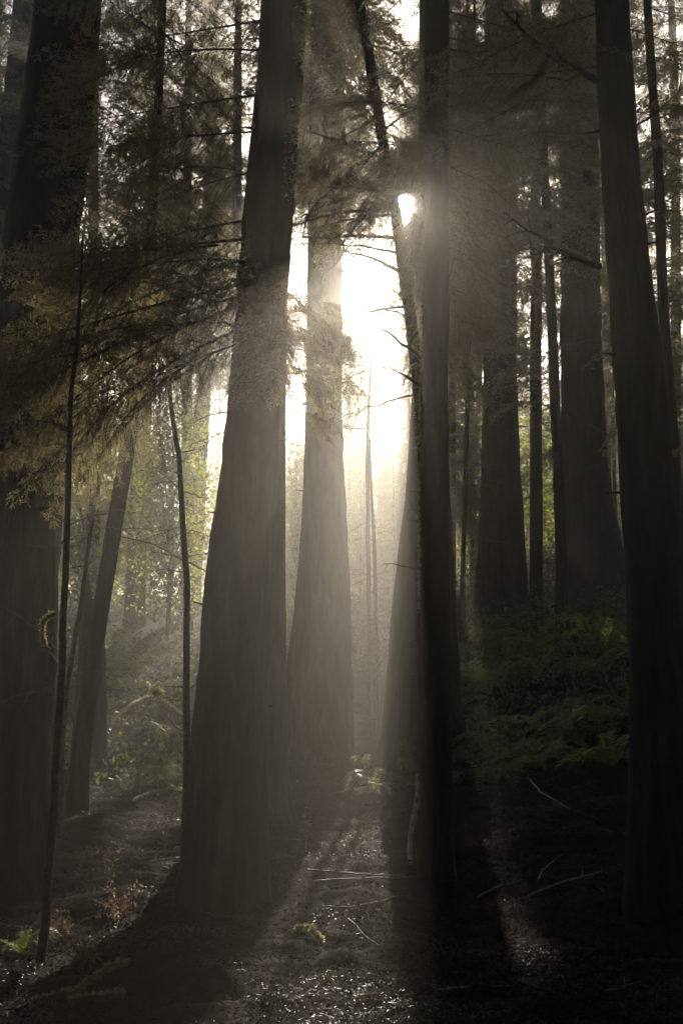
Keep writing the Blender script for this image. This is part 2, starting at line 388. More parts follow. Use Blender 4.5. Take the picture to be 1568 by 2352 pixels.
tN = tree('young_conifer', 'pole-thin stem before yellow-green leaves, right of the straight slim black trunk', 'tree',
    [(0, 1090, 7), (300, 1085, 9), (850, 1075, 10), (1290, 1063, 12), (1450, 1060, 14)], 22.0, 25, 20, k=10)
add_crown(tN, 10.4, .85)
tA2 = tree('conifer_tree', 'shaggy dark trunk in the upper left corner with sky beside it', 'tree',
    [(0, 58, 50), (370, 15, 42), (700, -20, 46), (1700, -110, 60)], 18.0, 26, 24, rough=.07, k=20)
add_crown(tA2, 9.5, .8)
tS = tree('hemlock_tree', 'slender leaning hemlock whose boughs fill the upper left', 'tree',
    [(0, 374, 18), (200, 366, 20), (350, 357, 22), (520, 348, 23), (800, 325, 28), (1000, 298, 33), (1200, 264, 36), (1450, 225, 38), (1700, 191, 42), (1850, 178, 52)], 12.0, 27, 15, M_BARK2, .06, 20)
tP1 = tree('sapling', 'thin black sapling with short twigs, nearest on the left', 'sapling',
    [(640, 182, 8), (900, 170, 11), (1150, 160, 14), (1450, 145, 16), (1750, 125, 18), (2050, 105, 20), (2200, 96, 25)], 6.5, 28, 4.9, M_TWIG, .08, 12, flare=False, step=.07)
tP2 = tree('sapling', 'thin black sapling with drooping bare twigs just left of the thick beam-lit trunk', 'sapling',
    [(560, 383, 8), (780, 384, 9), (920, 392, 11), (1050, 413, 12), (1300, 425, 14), (1500, 430, 15), (1850, 428, 18), (2000, 428, 22)], 9.5, 29, 6.6, M_TWIG, .08, 12, flare=False, step=.07)
tP3 = tree('sapling', 'faint crooked sapling between the nearest sapling and the slender leaning hemlock', 'sapling',
    [(820, 236, 5), (1084, 227, 7), (1184, 214, 9), (1284, 200, 10), (1484, 170, 12), (1564, 155, 12), (1750, 140, 14), (1900, 135, 18)], 11.0, 30, 6.6, M_TWIG, .08, 10, flare=False)
tQ1 = tree('conifer_tree', 'pale far trunk fading into haze just left of the thick beam-lit trunk', 'tree',
    [(0, 492, 24), (500, 482, 30), (870, 470, 35), (1080, 455, 40), (1350, 440, 46), (1500, 436, 54)], 31.0, 31, 28, k=18)
add_crown(tQ1, 14, 1.0)
tQ2 = tree('conifer_tree', 'pale far trunk in haze right of the slender leaning hemlock', 'tree',
    [(0, 358, 24), (600, 345, 30), (1100, 322, 42), (1350, 312, 46), (1500, 308, 54)], 29.0, 32, 28, k=18)
add_crown(tQ2, 13, 1.0)
tT1 = tree('sapling', 'faint bare sapling in the bright haze, the taller of two side by side', 'sapling',
    [(760, 856, 2.5), (850, 853, 5), (900, 850, 7), (1100, 842, 9), (1280, 845, 10), (1450, 848, 11), (1640, 850, 13)], 19.0, 33, 8.2, M_TWIG, .05, 8, flare=False)
tT2 = tree('sapling', 'faint bare sapling in the bright haze, the shorter of two side by side', 'sapling',
    [(1000, 848, 5), (1250, 858, 8), (1480, 866, 9), (1690, 868, 12)], 17.5, 34, 5.9, M_TWIG, .05, 8, flare=False)

# broken stump
r = np.random.default_rng(61)
(v_, q_), cen_, rd_, gz_ = trunk_chunk([(1325, 216, 46), (1500, 210, 56), (1700, 204, 78)], 15.5, 35, 0, 22, .08, .10)
zt = v_[:, 2].max(); hi = v_[:, 2] > zt - .3
v_[hi, 2] += (v_[hi, 2] - zt + .3) * 1.2 * np.sin(np.arctan2(v_[hi, 1] - 15.5, v_[hi, 0] - cen_(zt)[0]) * 2.3 + 1)
sb = cen_(gz_)
st = tag(empty('broken_stump', sb), 'dark broken stump in haze behind the slender leaning hemlock', 'stump')
link('trunk', make_mesh('stump', [(v_ - sb, q_, 0)], [M_BARK]), st)

def spray_patch(t, rects, name='foliage', hole=None, mat=None):
    """hanging sprays of needles between a tree's bare branches"""
    ch = []
    for (x0, x1, y0, y1, d0, d1, n, l0, l1, azs) in rects:
        for _ in range(n):
            px, py, d = t.r.uniform(x0, x1), t.r.uniform(y0, y1), t.r.uniform(d0, d1)
            if hole and math.hypot(px - hole[0], py - hole[1]) < hole[2]: continue
            p = P(px, py, d); s = t.r.uniform(l0, l1) / 2.0
            lf, wd = COARSE[t.r.integers(len(COARSE))]
            M = rot_z(R(t.r.choice(azs) + t.r.uniform(-40, 40))) @ rot_y(R(t.r.uniform(5, 55)))
            a = t.r.uniform(-.6, .6); Mx = np.array([[1, 0, 0], [0, math.cos(a), -math.sin(a)], [0, math.sin(a), math.cos(a)]]); M = M @ Mx
            v = lf[0] * s @ M.T + p; qd = lf[1]; vw = wd[0] * s @ M.T + p; qw = wd[1]
            if hole:      # the gap in the sprays through which the sun looks
                f = v[:, 1] * cp + (v[:, 2] - CAMZ) * sp; ux = 784 + v[:, 0] / f * FP; uy = 1176 - (-v[:, 1] * sp + (v[:, 2] - CAMZ) * cp) / f * FP
                dist = np.hypot(ux - SUN_PX[0], (uy - SUN_PX[1] - 8) * np.where(uy > SUN_PX[1], .7, 1.1))[qd].min(1)
                clump = .5 + .5 * vnoise(_tn, v[qd[:, 0], 0] * 14, v[qd[:, 0], 2] * 14)
                qd = qd[(dist > 17) & (dist > 17 + 25 * clump)]
                f = vw[:, 1] * cp + (vw[:, 2] - CAMZ) * sp; ux = 784 + vw[:, 0] / f * FP; uy = 1176 - (-vw[:, 1] * sp + (vw[:, 2] - CAMZ) * cp) / f * FP
                qw = qw[~(np.hypot(ux - SUN_PX[0], uy - SUN_PX[1]) < 12)[qw].any(1)]
            ch.append((v, qd, 0)); ch.append((vw, qw, 1))
    link(name, make_mesh(name, shifted(ch, t.base), [mat or M_NEEDLE, M_TWIG], False), t.root)
# ---- hemlock boughs of the slender tree (upper left)
for z in np.arange(7.2, 14.3, .42):
    for b in range(4):
        az = tS.r.uniform(0, 2 * np.pi)
        if tS.r.random() < .12: continue
        add_bough(tS, z + tS.r.uniform(-.1, .1), az, tS.r.uniform(1.3, 2.3) * (1 - .3 * (z - 7.3) / 7), tS.r.uniform(-24, 6), tS.r.uniform(-40, 40))
random_dead(tS, 3.4, 7.6, 22, .5, 1.4, .010, 14, .35)
# ---- the great dark boughs of the thick trunk, reaching left and towards us
def bough_fan(t, p0, az, ln, pitch, roll, nside):
    add_bough(t, 0, az, ln, pitch, roll, None, p0)
    d = np.array([math.cos(az) * math.cos(R(pitch)), math.sin(az) * math.cos(R(pitch)), math.sin(R(pitch))])
    for k in range(nside):
        u = t.r.uniform(.15, .75); sg = t.r.choice([-1, 1])
        add_bough(t, 0, az + sg * R(t.r.uniform(18, 48)), ln * (1 - u) * t.r.uniform(.6, 1.0) + .35, pitch + t.r.uniform(-14, 10), roll + t.r.uniform(-25, 25), None, p0 + d * ln * u + np.array([0, 0, t.r.uniform(-.08, .05)]))
for (py, az, ln, pt, rl, ns) in [(500, 188, 2.2, -16, 35, 3), (545, 206, 2.5, -20, 40, 4), (585, 192, 2.7, -22, 30, 4), (600, 226, 2.0, -20, 20, 3),
        (640, 200, 2.9, -24, 38, 5), (665, 186, 2.6, -22, 28, 3), (690, 212, 2.7, -26, 35, 4), (735, 196, 2.6, -28, 35, 4), (770, 206, 2.1, -30, 30, 3)]:
    bough_fan(tB, P(607, py, 8.2), R(az), ln, pt, rl, ns)
for (py, az, ln, pt, rl) in [(600, 262, 1.3, -30, 0), (650, 285, 1.0, -40, 20), (690, 300, .9, -45, 30), (710, 262, 1.0, -42, -20), (640, 325, 1.1, -38, -40), (690, 350, 1.0, -36, -35), (780, 345, 1.1, -24, -40), (800, 335, .9, -30, -30), (790, 310, .8, -45, 0), (750, 280, .8, -50, 0)]:
    add_bough(tB, P(607, py, 8.2)[2], R(az), ln, pt, rl)
spray_patch(tB, [(575, 668, 620, 860, 7.2, 7.9, 46, .3, .6, [260, 300, 200]), (650, 770, 690, 790, 7.8, 8.6, 26, .3, .55, [0, 330]), (680, 795, 830, 895, 7.9, 8.4, 18, .25, .42, [0, 330]), (690, 745, 890, 985, 7.9, 8.4, 10, .22, .36, [0, 320])])
# left tree's own little sprays at its edge
for (px, py, az, ln) in [(190, 150, 150, .8), (175, 300, 170, .7), (160, 560, 175, .6), (150, 640, 185, .55), (205, 90, 20, .9), (190, 420, 340, .7)]:
    p = P(px, py, 8.6); add_bough(tA, p[2], R(az), ln, -10, 20, None, p)
# ---- foliage of the slim black trunk and leaning thin trunk, top of the picture
for z in np.arange(7.4, 12.5, .42):
    for b in range(3):
        add_bough(tD, z + tD.r.uniform(-.1, .1), tD.r.uniform(0, 2 * np.pi), tD.r.uniform(1.1, 2.0), tD.r.uniform(-16, 8), tD.r.uniform(-25, 25))
for z in np.arange(7.8, 12.5, .42):
    for b in range(3):
        add_bough(tE, z, tE.r.uniform(0, 2 * np.pi), tE.r.uniform(.9, 1.8), tE.r.uniform(-16, 8), tE.r.uniform(-25, 25))
for (az, z, ln) in [(20, 6.6, 1.3), (340, 6.6, 1.1), (40, 6.3, 1.0), (10, 6.0, 1.0), (350, 5.5, .8)]:
    add_bough(tD, z, R(az), ln, -12, 15)
for z in np.arange(9.5, 16, .5):
    for b in range(3):
        add_bough(tK, z, tK.r.uniform(0, 2 * np.pi), tK.r.uniform(1.2, 2.4), tK.r.uniform(-16, 8), tK.r.uniform(-25, 25))
for z in np.arange(4.5, 9.5, .6):
    add_bough(tK, z, tK.r.uniform(0, 2 * np.pi), tK.r.uniform(.8, 1.6), tK.r.uniform(-16, 8), 0)
for (py, az, ln, pt) in [(330, 165, 1.1, -14), (350, 120, 1.0, -16), (300, 150, .6, -25), (320, 170, .5, -30), (300, 110, .5, -15), (320, 185, .45, -20),
        (500, 170, .3, -55), (530, 150, .36, -55), (560, 120, .4, -50), (590, 165, .36, -55), (620, 150, .36, -55), (650, 100, .4, -55), (380, 60, 1.2, -10), (330, 200, 1.2, -12), (420, 20, 1.1, -20), (500, 10, 1.0, -25), (580, 350, .9, -25), (660, 20, .8, -30)]:
    add_bough(tD, P(1000, py, 9)[2], R(az), ln, pt, 30)
for (py, az, ln, pt) in [(300, 10, .6, -20), (320, 340, .55, -25), (340, 30, .5, -28), (360, 0, .5, -30), (300, 180, .8, -15), (330, 200, .7, -20), (355, 170, .6, -20), (250, 190, 1.1, -12), (270, 20, .9, -18), (240, 0, .9, -18)]:
    add_bough(tE, P(880, py, 10.2)[2], R(az), ln, pt, 30)
for (py, az, ln, pt) in [(120, 10, 2.0, -8), (170, 345, 1.9, -10), (210, 20, 1.9, -12), (250, 0, 1.8, -14), (285, 350, 1.6, -14), (310, 15, 1.5, -12), (330, 340, 1.3, -12), (345, 5, 1.2, -10), (140, 30, 2.0, -8), (230, 330, 1.6, -12), (300, 180, .9, -20), (330, 200, .8, -20), (360, 170, .6, -25)]:
    add_bough(tC, P(745, py, 16)[2], R(az), ln, pt, 25)
for (py, az, ln, pt, rl) in [(-60, 195, 2.0, -14, 30), (40, 184, 2.2, -16, 35), (120, 208, 2.0, -14, 38), (210, 190, 2.2, -18, 32), (300, 200, 1.9, -16, 40), (385, 186, 1.7, -14, 35)]:
    bough_fan(tB, P(640, py, 8.2), R(az), ln, pt, rl, 3)
for (py, az, ln, pt, rl) in [(20, 5, 1.6, -14, -30), (110, 350, 1.7, -16, -35), (200, 15, 1.6, -16, -30), (290, 355, 1.4, -18, -35), (370, 10, 1.2, -20, -30)]:
    bough_fan(tD, P(1002, py, 9.0), R(az), ln, pt, rl, 2)
for (py, az, ln, pt, rl) in [(20, 172, 1.9, -12, 35), (150, 190, 1.8, -14, 35), (60, 5, 1.2, -12, -30), (250, 350, 1.0, -16, -30)]:
    bough_fan(tJ, P(1410, py, 8.0), R(az), ln, pt, rl, 3)
HOLE = (SUN_PX[0] + 2, SUN_PX[1], 26)
spray_patch(tD, [(900, 1000, 330, 440, 9.0, 9.9, 40, .3, .55, [180, 150, 210]), (940, 995, 400, 640, 9.0, 9.8, 60, .28, .5, [180, 150, 210]), (950, 985, 640, 900, 9.2, 9.6, 22, .18, .34, [180, 200, 160]), (1028, 1080, 470, 860, 8.9, 9.7, 44, .3, .6, [0, 30, 330])], hole=HOLE)  # sprays thickened to block the sun from the haze near the camera
spray_patch(tE, [(885, 950, 330, 455, 10.0, 10.6, 34, .3, .6, [0, 180, 330]), (925, 955, 480, 640, 10.1, 10.6, 34, .22, .4, [0, 30, 330]), (780, 890, 330, 525, 9.8, 11, 60, .3, .65, [180, 160, 200, 0]), (665, 800, 330, 510, 9.8, 11, 50, .3, .65, [180, 160, 200])], hole=HOLE)  # extra sprays around the leaning trunk, added to keep sun off near haze
# glowing spray on the twin-stemmed trunk
for (py, az, ln) in [(150, 200, 2.0), (190, 230, 2.0), (230, 260, 1.8), (215, 180, 1.6), (250, 215, 1.5), (120, 300, 1.8), (175, 280, 1.7), (255, 300, 1.2)]:
    add_bough(tC, P(740, py, 16)[2], R(az), ln, -8, 10)
# ---- bare branches
for (a, b, r0, sg, nt) in [((888, 372), (660, 288), .016, .04, 16), ((893, 398), (745, 330), .012, .02, 12), ((885, 330), (676, 520), .015, .02, 18), ((900, 428), (690, 500), .013, .05, 16),
        ((905, 447), (705, 430), .010, .03, 12), ((908, 480), (664, 522), .016, .05, 18), ((910, 492), (690, 535), .012, .03, 12), ((918, 547), (664, 548), .015, .02, 16),
        ((926, 585), (668, 562), .010, .04, 12), ((958, 652), (784, 574), .017, .05, 12), ((935, 690), (866, 645), .010, .01, 5), ((945, 705), (796, 730), .013, .03, 8), ((948, 735), (800, 700), .008, .04, 8),
        ((950, 765), (900, 742), .007, .01, 3), ((968, 905), (770, 975), .009, .05, 8), ((893, 398), (960, 438), .011, -.02, 3), ((915, 560), (1000, 560), .008, .02, 6), ((893, 420), (740, 610), .010, -.03, 14),
        ((870, 270), (660, 400), .012, .03, 16), ((865, 240), (700, 210), .012, .02, 14), ((880, 300), (975, 240), .010, .03, 8), ((900, 440), (700, 690), .007, -.04, 12)]:
    px_branch(tE, a, b, r0 * 1.6, sg, nt, .45, (0, tE.r.uniform(-.9, .5)))
for (a, b, r0, sg, nt) in [((968, 826), (845, 736), .020, .03, 3), ((966, 886), (890, 842), .020, .02, 2), ((968, 1020), (946, 1030), .010, 0, 3), ((966, 1310), (880, 1294), .012, .03, 6),
        ((966, 1190), (936, 1150), .010, 0, 2), ((966, 1200), (925, 1192), .006, 0, 2), ((966, 1130), (940, 1128), .006, 0, 2), ((966, 1550), (940, 1548), .006, 0, 2), ((966, 1480), (935, 1476), .006, 0, 1), ((1030, 640), (1045, 590), .006, .05, 2)]:
    o = px_branch(tD, a, b, r0, sg, nt, .12, (0, -.2), 0)
for (a, b, r0, nt) in [((1378, 612), (1155, 488), .030, 8), ((1370, 185), (1150, 20), .034, 8), ((1372, 600), (1200, 560), .010, 10), ((1470, 500), (1568, 430), .012, 10), ((1440, 300), (1568, 200), .014, 10)]:
    px_branch(tJ, a, b, r0, -.05, nt, .4, (0, -.4))
for (a, b, r0) in [((1568, 110), (1508, -10), .05)]:
    pass
for (a, b, r0, nt) in [((415, 1060), (345, 1030), .006, 8), ((425, 1290), (350, 1268), .006, 3), ((425, 1290), (485, 1325), .009, 3), ((422, 1130), (494, 1162), .008, 4), ((420, 1130), (350, 1075), .007, 8), ((410, 1040), (500, 1040), .006, 8),
        ((430, 1580), (295, 1588), .009, 4), ((428, 1690), (330, 1622), .007, 5), ((425, 1330), (462, 1330), .004, 2), ((400, 980), (310, 1010), .006, 10), ((395, 930), (470, 905), .006, 10), ((427, 1400), (410, 1290), .004, 1), ((428, 1420), (455, 1340), .004, 1)]:
    px_branch(tP2, a, b, r0, .05, nt, .25, (0, -.3))
for (a, b, r0, nt) in [((140, 1500), (-10, 1380), .006, 4), ((155, 1210), (60, 1080), .006, 5), ((128, 1615), (112, 1570), .004, 1), ((128, 1620), (160, 1570), .004, 1), ((165, 1000), (120, 960), .005, 4), ((168, 960), (260, 910), .006, 8), ((135, 1525), (85, 1470), .005, 3), ((168, 985), (30, 965), .007, 10)]:
    px_branch(tP1, a, b, r0, .04, nt, .16, (0, -.2))
random_dead(tP1, 1.2, 4.6, 16, .12, .5, .004, 5, .12)
random_dead(tP2, 1.5, 6.2, 22, .15, .8, .005, 8, .2)
random_dead(tP3, 2.8, 6.4, 14, .3, 1.0, .006, 10, .25)
random_dead(tQ1, 5, 14, 16, .8, 2.2, .02, 12, .6)
random_dead(tQ2, 5, 13, 16, .8, 2.2, .02, 12, .6)
random_dead(tC, 6, 12.5, 46, .7, 1.8, .019, 20, .5)
random_dead(tB2, 4.5, 11, 26, .6, 1.5, .011, 16, .4)
random_dead(tH, 5, 12, 18, .6, 1.8, .012, 12, .45)
random_dead(tN, 4, 11, 18, .6, 1.8, .012, 12, .45)
random_dead(tM, 6, 13, 10, .6, 1.6, .012, 8, .4)
random_dead(tT1, 3.5, 8, 12, .4, 1.3, .008, 8, .35)
random_dead(tT2, 2.5, 5.8, 9, .4, 1.1, .008, 8, .3)
random_dead(tG, 7, 14, 14, .8, 2.0, .014, 12, .5)
random_dead(tI, 7, 14, 10, .8, 2.0, .014, 12, .5)
random_dead(tA2, 4, 11, 16, .6, 1.6, .012, 12, .4)
for (t, spots) in ((tB, [(1010, 0, .10), (1180, 170, .07), (1395, 185, .09), (760, 200, .12), (1620, 10, .06), (300, 190, .12)]), (tJ, [(300, 180, .14), (820, 190, .10), (1130, 175, .12), (560, 10, .12)]), (tC, [(620, 10, .22), (980, 0, .18), (1130, 170, .15), (830, 350, .2)]), (tA, [(820, 0, .14), (1250, 10, .12), (300, 350, .16)]), (tG, [(700, 180, .3), (980, 0, .25)]), (tI, [(620, 170, .3), (1000, 5, .25)])):
    for (py, a, l) in spots:
        z = P(784, py, t.d)[2]; c_ = t.cen(z); dv = np.array([math.cos(R(a)), math.sin(R(a)), t.r.uniform(-.2, .5)]); p0 = c_ + dv * np.array([1, 1, 0]) * t.rd(z) * .85
        dead_branch(t, p0, p0 + dv * (l + t.rd(z) * .15), .012 + l * .05, .02, 1, .06, 0, 5, 'branch_stub', M_BARK)
# ---- moss on the bark
def trunk_moss(t, z0, z1, a0, a1, n, L=.035, W=.016):
    r = t.r; z = r.uniform(z0, z1, n); keep = vnoise(_tn, z * 3.1, z * 0 + .5) > -.25; z = z[keep]; a = np.radians(r.uniform(a0, a1, len(z)))
    c = np.array([t.cen(k) for k in z]); rr = np.array([t.rd(k) for k in z])[:, None]
    d = np.stack([np.cos(a), np.sin(a), 0 * a], -1); p = c + d * rr * .99
    d2 = unit(d + r.normal(0, .5, d.shape) + np.array([0, 0, -.5]))
    ge = leaves_geo(p, d2, r.normal(0, 1, d.shape), L * r.uniform(.4, 1.5, len(z)), W * r.uniform(.6, 1.4, len(z)))
    link('moss', make_mesh('moss', shifted([(*ge, 0)], t.base), [M_MOSS], False), t.root)
pts_ = [P(x, y, 6.4) for x, y in [(128, 1405), (112, 1412), (100, 1425), (98, 1450), (104, 1478)]]
link('moss', make_mesh('moss', shifted([(*moss_chunk(tP1.r, pts_, .006, 900, .02, .008, 1.2), 0)], tP1.base), [M_MOSS], False), tP1.root)
pts_ = [P(x, y, 9.2) for x, y in [(350, 1583), (370, 1588)]]
link('moss', make_mesh('moss', shifted([(*moss_chunk(tP2.r, pts_, .02, 300, .03, .012, .6), 0)], tP2.base), [M_MOSS], False), tP2.root)
trunk_moss(tD, 2.4, 6.6, 140, 205, 2600, .03, .013)
trunk_moss(tE, 4.2, 6.4, 120, 330, 500, .025, .012)
trunk_moss(tC, 5, 10, 150, 200, 1400, .05, .02)
trunk_moss(tB, 5.6, 8.4, 300, 420, 1500, .05, .016)
trunk_moss(tA, 3.5, 8, 300, 400, 2200, .06, .02)

# ------------------------------------------------------------------ trees further back
def back_tree(px, d, top, z0, sr, label, name='conifer_tree', w=.32, v=None, nd=5):
    x = (px - 784) / FP * d; wp = w / d * FP
    rows = [(200, px, wp * .7), (900, px, wp * .9), (1400, px, wp), (1560, px, wp * 1.15)]
    rows = [q for q in rows if P(px, q[0], d)[2] < top - 1] or rows[-1:]
    if len(rows) < 2: rows = [(1400, px, wp), (1560, px, wp * 1.15)]
    t = tree(name, label, 'tree', rows, d, int(px * 7 + d * 131) % 9973, top, k=14, step=.3)
    add_crown(t, z0, sr, v, None, SPARSE if (px < 600 or px > 1090 or px == 1034) and px != 1100 and d < 37 else None)
    random_dead(t, z0 - 4.5, z0 + 1, nd, .8, 2.0, .014, 10, .5)
    return t
for (px, d, top, z0, sr, lab) in [
    (-10, 26, 25, 8, 1.2, 'tall conifer with hanging foliage at the upper left border'),
    (110, 31, 28, 9, 1.2, 'tall conifer showing through behind the broad black left trunk'),
    (215, 24, 25, 8, 1.0, 'conifer with brown-gold foliage just right of the broad black left trunk'),
    (430, 27, 27, 11, 1.1, 'conifer with glowing foliage behind the boughs of the slender hemlock'),
    (1390, 27, 27, 8, 1.2, 'conifer crown between the right furrowed pillar and the big leaning trunk'),
    (1550, 26, 27, 7, 1.3, 'conifer crown filling the right border'),
    (1600, 20, 22, 8, 1.1, 'near conifer whose crown hangs into the upper right corner'),
    (1078, 31, 28, 13.2, .75, 'added conifer crown blocking sun between the straight slim trunk and left furrowed pillar'),  # added to block sun from the haze on the right
    (1100, 40, 29.5, 16.8, 1.0, 'added tall conifer right of the sun, high crown blocking the beams'),  # added to keep stray sunbeams off the right-hand trunks
    (545, 26, 26, 11, .8, 'conifer with lit crown behind the thick beam-lit trunk'),
    (1034, 27, 27, 12, .72, 'conifer with dark crown directly above the brown hazy trunk'),
    (1230, 24, 26, 9, .9, 'conifer with dark drooping crown between the two furrowed pillars')]:
    back_tree(px, d, top, z0, sr, lab)
for (px, d, z0, sr, lab) in [(745, 40, 23.6, 1.15, 'added far conifer whose crown blocks the sun above the twin-stemmed trunk'), (990, 38, 23.4, .85, 'added far conifer behind the straight slim black trunk, crown blocking light just above the sun')]:  # far trees added as sun blockers, trunks hidden behind nearer ones
    t = back_tree(px, d, 31.2, z0, sr, lab, nd=0)
    add_crown(t, z0 + .4, sr)
    if px == 990: pass
    if px == 745: add_crown(t, 16.5, .5, None, 9)  # lower crown added to cut the sun on the left haze
bt = [o for o in bpy.data.objects if o.get('label') == 'conifer with dark crown directly above the brown hazy trunk'][0]
o = link('crown', CROWN[2], bt); o.location = (0, 0, 2.5); o.scale = (.62, .62, .75)  # low crown added behind the slim trunk to shade the ground at right
# young trees under the bright gap; the narrow spires are added to split sunlight
for (px, d, py, sr, lab) in [(802, 40, 572, .27, "added narrow conifer shading the left haze, close against the twin-stemmed trunk"), (836, 43, 640, .34, 'added spire-like conifer splitting the beams, second from the twin-stemmed trunk'), (884, 46, 570, .30, 'added tallest narrow conifer splitting the beams in the middle of the bright gap'), (940, 41, 640, .42, 'added narrow conifer splitting the beams at the right side of the bright gap'),
    (690, 38, 985, .55, 'small hazy conifer behind the twin-stemmed trunk'), (828, 42, 1000, .6, 'small hazy conifer in the bright gap, left of the taller bare sapling'),
        (905, 36, 930, .55, 'small hazy conifer right of the bare saplings in the bright gap'), (945, 44, 900, .7, 'small hazy conifer peeping out beside the brown hazy trunk'), (770, 46, 1060, .6, 'tiny far conifer in the bright gap, right of the twin-stemmed trunk')]:
    x = (px - 784) / FP * d; zt = P(px, py, d)[2]; g = float(ground_h(x, d))
    back_tree(px, d, zt, g + .8, sr, lab, 'young_conifer', .10, None, 3)

# ------------------------------------------------------------------ yellow-green broadleaf trees
def maple(px, d, py0, py1, wpx, n, label, seed, sz=.10):
    r = np.random.default_rng(seed)
    top = P(px, py0, d); bot = P(px, py1, d); s = pxs(1100, d); Wd = wpx * s / 2; H = (top[2] - bot[2]) / 2
    g = float(ground_h(top[0], d)); base = np.array([top[0], d, g])
    nc = n // 45; c = r.normal(0, 1, (nc, 3)); c = unit(c) * r.uniform(.15, 1, (nc, 1)) ** .45
    c = c * np.array([Wd, Wd * .9, H]) + np.array([top[0], d, (top[2] + bot[2]) / 2])
    fl = []
    p = np.repeat(c, 45, 0) + r.normal(0, 1, (nc * 45, 3)) * np.array([.32, .32, .13])
    dd = r.normal(0, 1, p.shape) + np.array([0, 0, -.4]); nn = r.normal(0, .55, p.shape) + np.array([0, 0, 1.])
    ge = leaves_geo(p, dd, nn, sz * r.uniform(.6, 1.4, len(p)), sz * .8 * r.uniform(.6, 1.3, len(p)), .5)
    o = tag(empty('maple_tree', base), label, 'tree')
    lines = [(np.array([base + [0, 0, -.2], base + [.1, 0, (c[:, 2].mean() - g) * .5], [top[0], d, top[2] - .5]]), [.07, .05, .01])]
    for k in range(0, nc, max(1, nc // 40)):
        u = np.clip((c[k, 2] - g) / max(top[2] - g, .5) * .7, .1, .9); s0 = base * (1 - u) + np.array([top[0], d, top[2] - .5]) * u
        lines.append((curve(s0, c[k], .06, r, 5), [.022, .018, .014, .01, .005]))
    link('trunk', make_mesh('trunk', shifted([(*tube_geo(lines, 5), 0)], base), [M_TWIG]), o)
    link('crown', make_mesh('crown', shifted([(*ge, 0)], base), [M_MAPLE], False), o)
maple(1068, 29, 860, 1340, 130, 9000, 'yellow-green broadleaf tree between the straight slim trunk and left furrowed pillar', 71)
maple(1225, 30, 900, 1330, 150, 9000, 'yellow-green broadleaf tree between the two furrowed pillars', 72)
maple(1425, 32, 1000, 1330, 90, 4000, 'pale leafy shrub left of the big leaning trunk', 73)
maple(868, 38, 1000, 1420, 200, 9000, 'pale leafy tree low in the bright gap behind the bare saplings', 74)
maple(680, 30, 1000, 1400, 90, 6000, 'pale leafy tree between the thick beam-lit trunk and the twin-stemmed trunk', 75)
maple(400, 26, 900, 1420, 180, 11000, 'pale leafy tree behind the bare sapling left of the thick trunk', 76)
maple(215, 24, 930, 1400, 160, 10000, 'pale leafy tree behind the nearest sapling on the left', 77)
maple(300, 34, 1000, 1400, 180, 8000, 'pale leafy tree behind the slender leaning hemlock', 78)
maple(1555, 27, 900, 1350, 110, 5000, 'dull green leafy tree at the right border', 79)

# ------------------------------------------------------------------ the wood beyond and around
r = np.random.default_rng(90); ch = []; 
def far_tree(x, y, H, z0, rad, pool):
    g = float(ground_h(x, y)); b = np.array([x, y, g])
    ch.append((*tube_geo([(np.array([b - [0, 0, .3], b + [0, 0, H * .6], b + [0, 0, H]]), [.28, .2, .03])], 7), 1))
    for v, q, m in crown_chunks(r, H - z0, rad, pool, .8, 5, .1): ch.append((v + b + [0, 0, z0], q, m))
for k in range(44):
    d = r.uniform(48, 66); px = r.uniform(-60, 1630)
    if 560 < px < 1040: continue
    x = (px - 784) / FP * d; g = float(ground_h(x, d)); zt = P(px, r.uniform(760, 1050) if px < 700 else r.uniform(620, 1000), d)[2]; far_tree(x, d, zt - g, r.uniform(1, 4), r.uniform(2.0, 3.0), VCOARSE)
for k in range(16):
    d = r.uniform(50, 66); px = r.uniform(600, 1000); x = (px - 784) / FP * d; g = float(ground_h(x, d)); zt = P(px, r.uniform(1010, 1150), d)[2]
    far_tree(x, d, zt - g, .5, r.uniform(1.4, 2.2), VCOARSE)
for k in range(90):          # the same wood carries on beside and behind the viewpoint
    a = r.uniform(0, 2 * np.pi); rad = r.uniform(5.5, 26); x = rad * math.cos(a); y = rad * math.sin(a) - 2
    if y > 2 and abs(x) < y * .42 + 3.2: continue
    far_tree(x, y, r.uniform(20, 28), r.uniform(3, 8) if rad > 9 else r.uniform(7, 10), r.uniform(2.6, 4.2), VCOARSE)
tag(link('distant_wood', make_mesh('distant_wood', ch, [M_NEEDLE2, M_TWIG], False)), 'far wood of conifers beyond the trunks', kind='stuff')
HAZE_TOP = 32.0; HAZE_DENSITY = .006; HAZE_G = .76; SKY = .036; SUN = 5.0; EXPO = 1.45
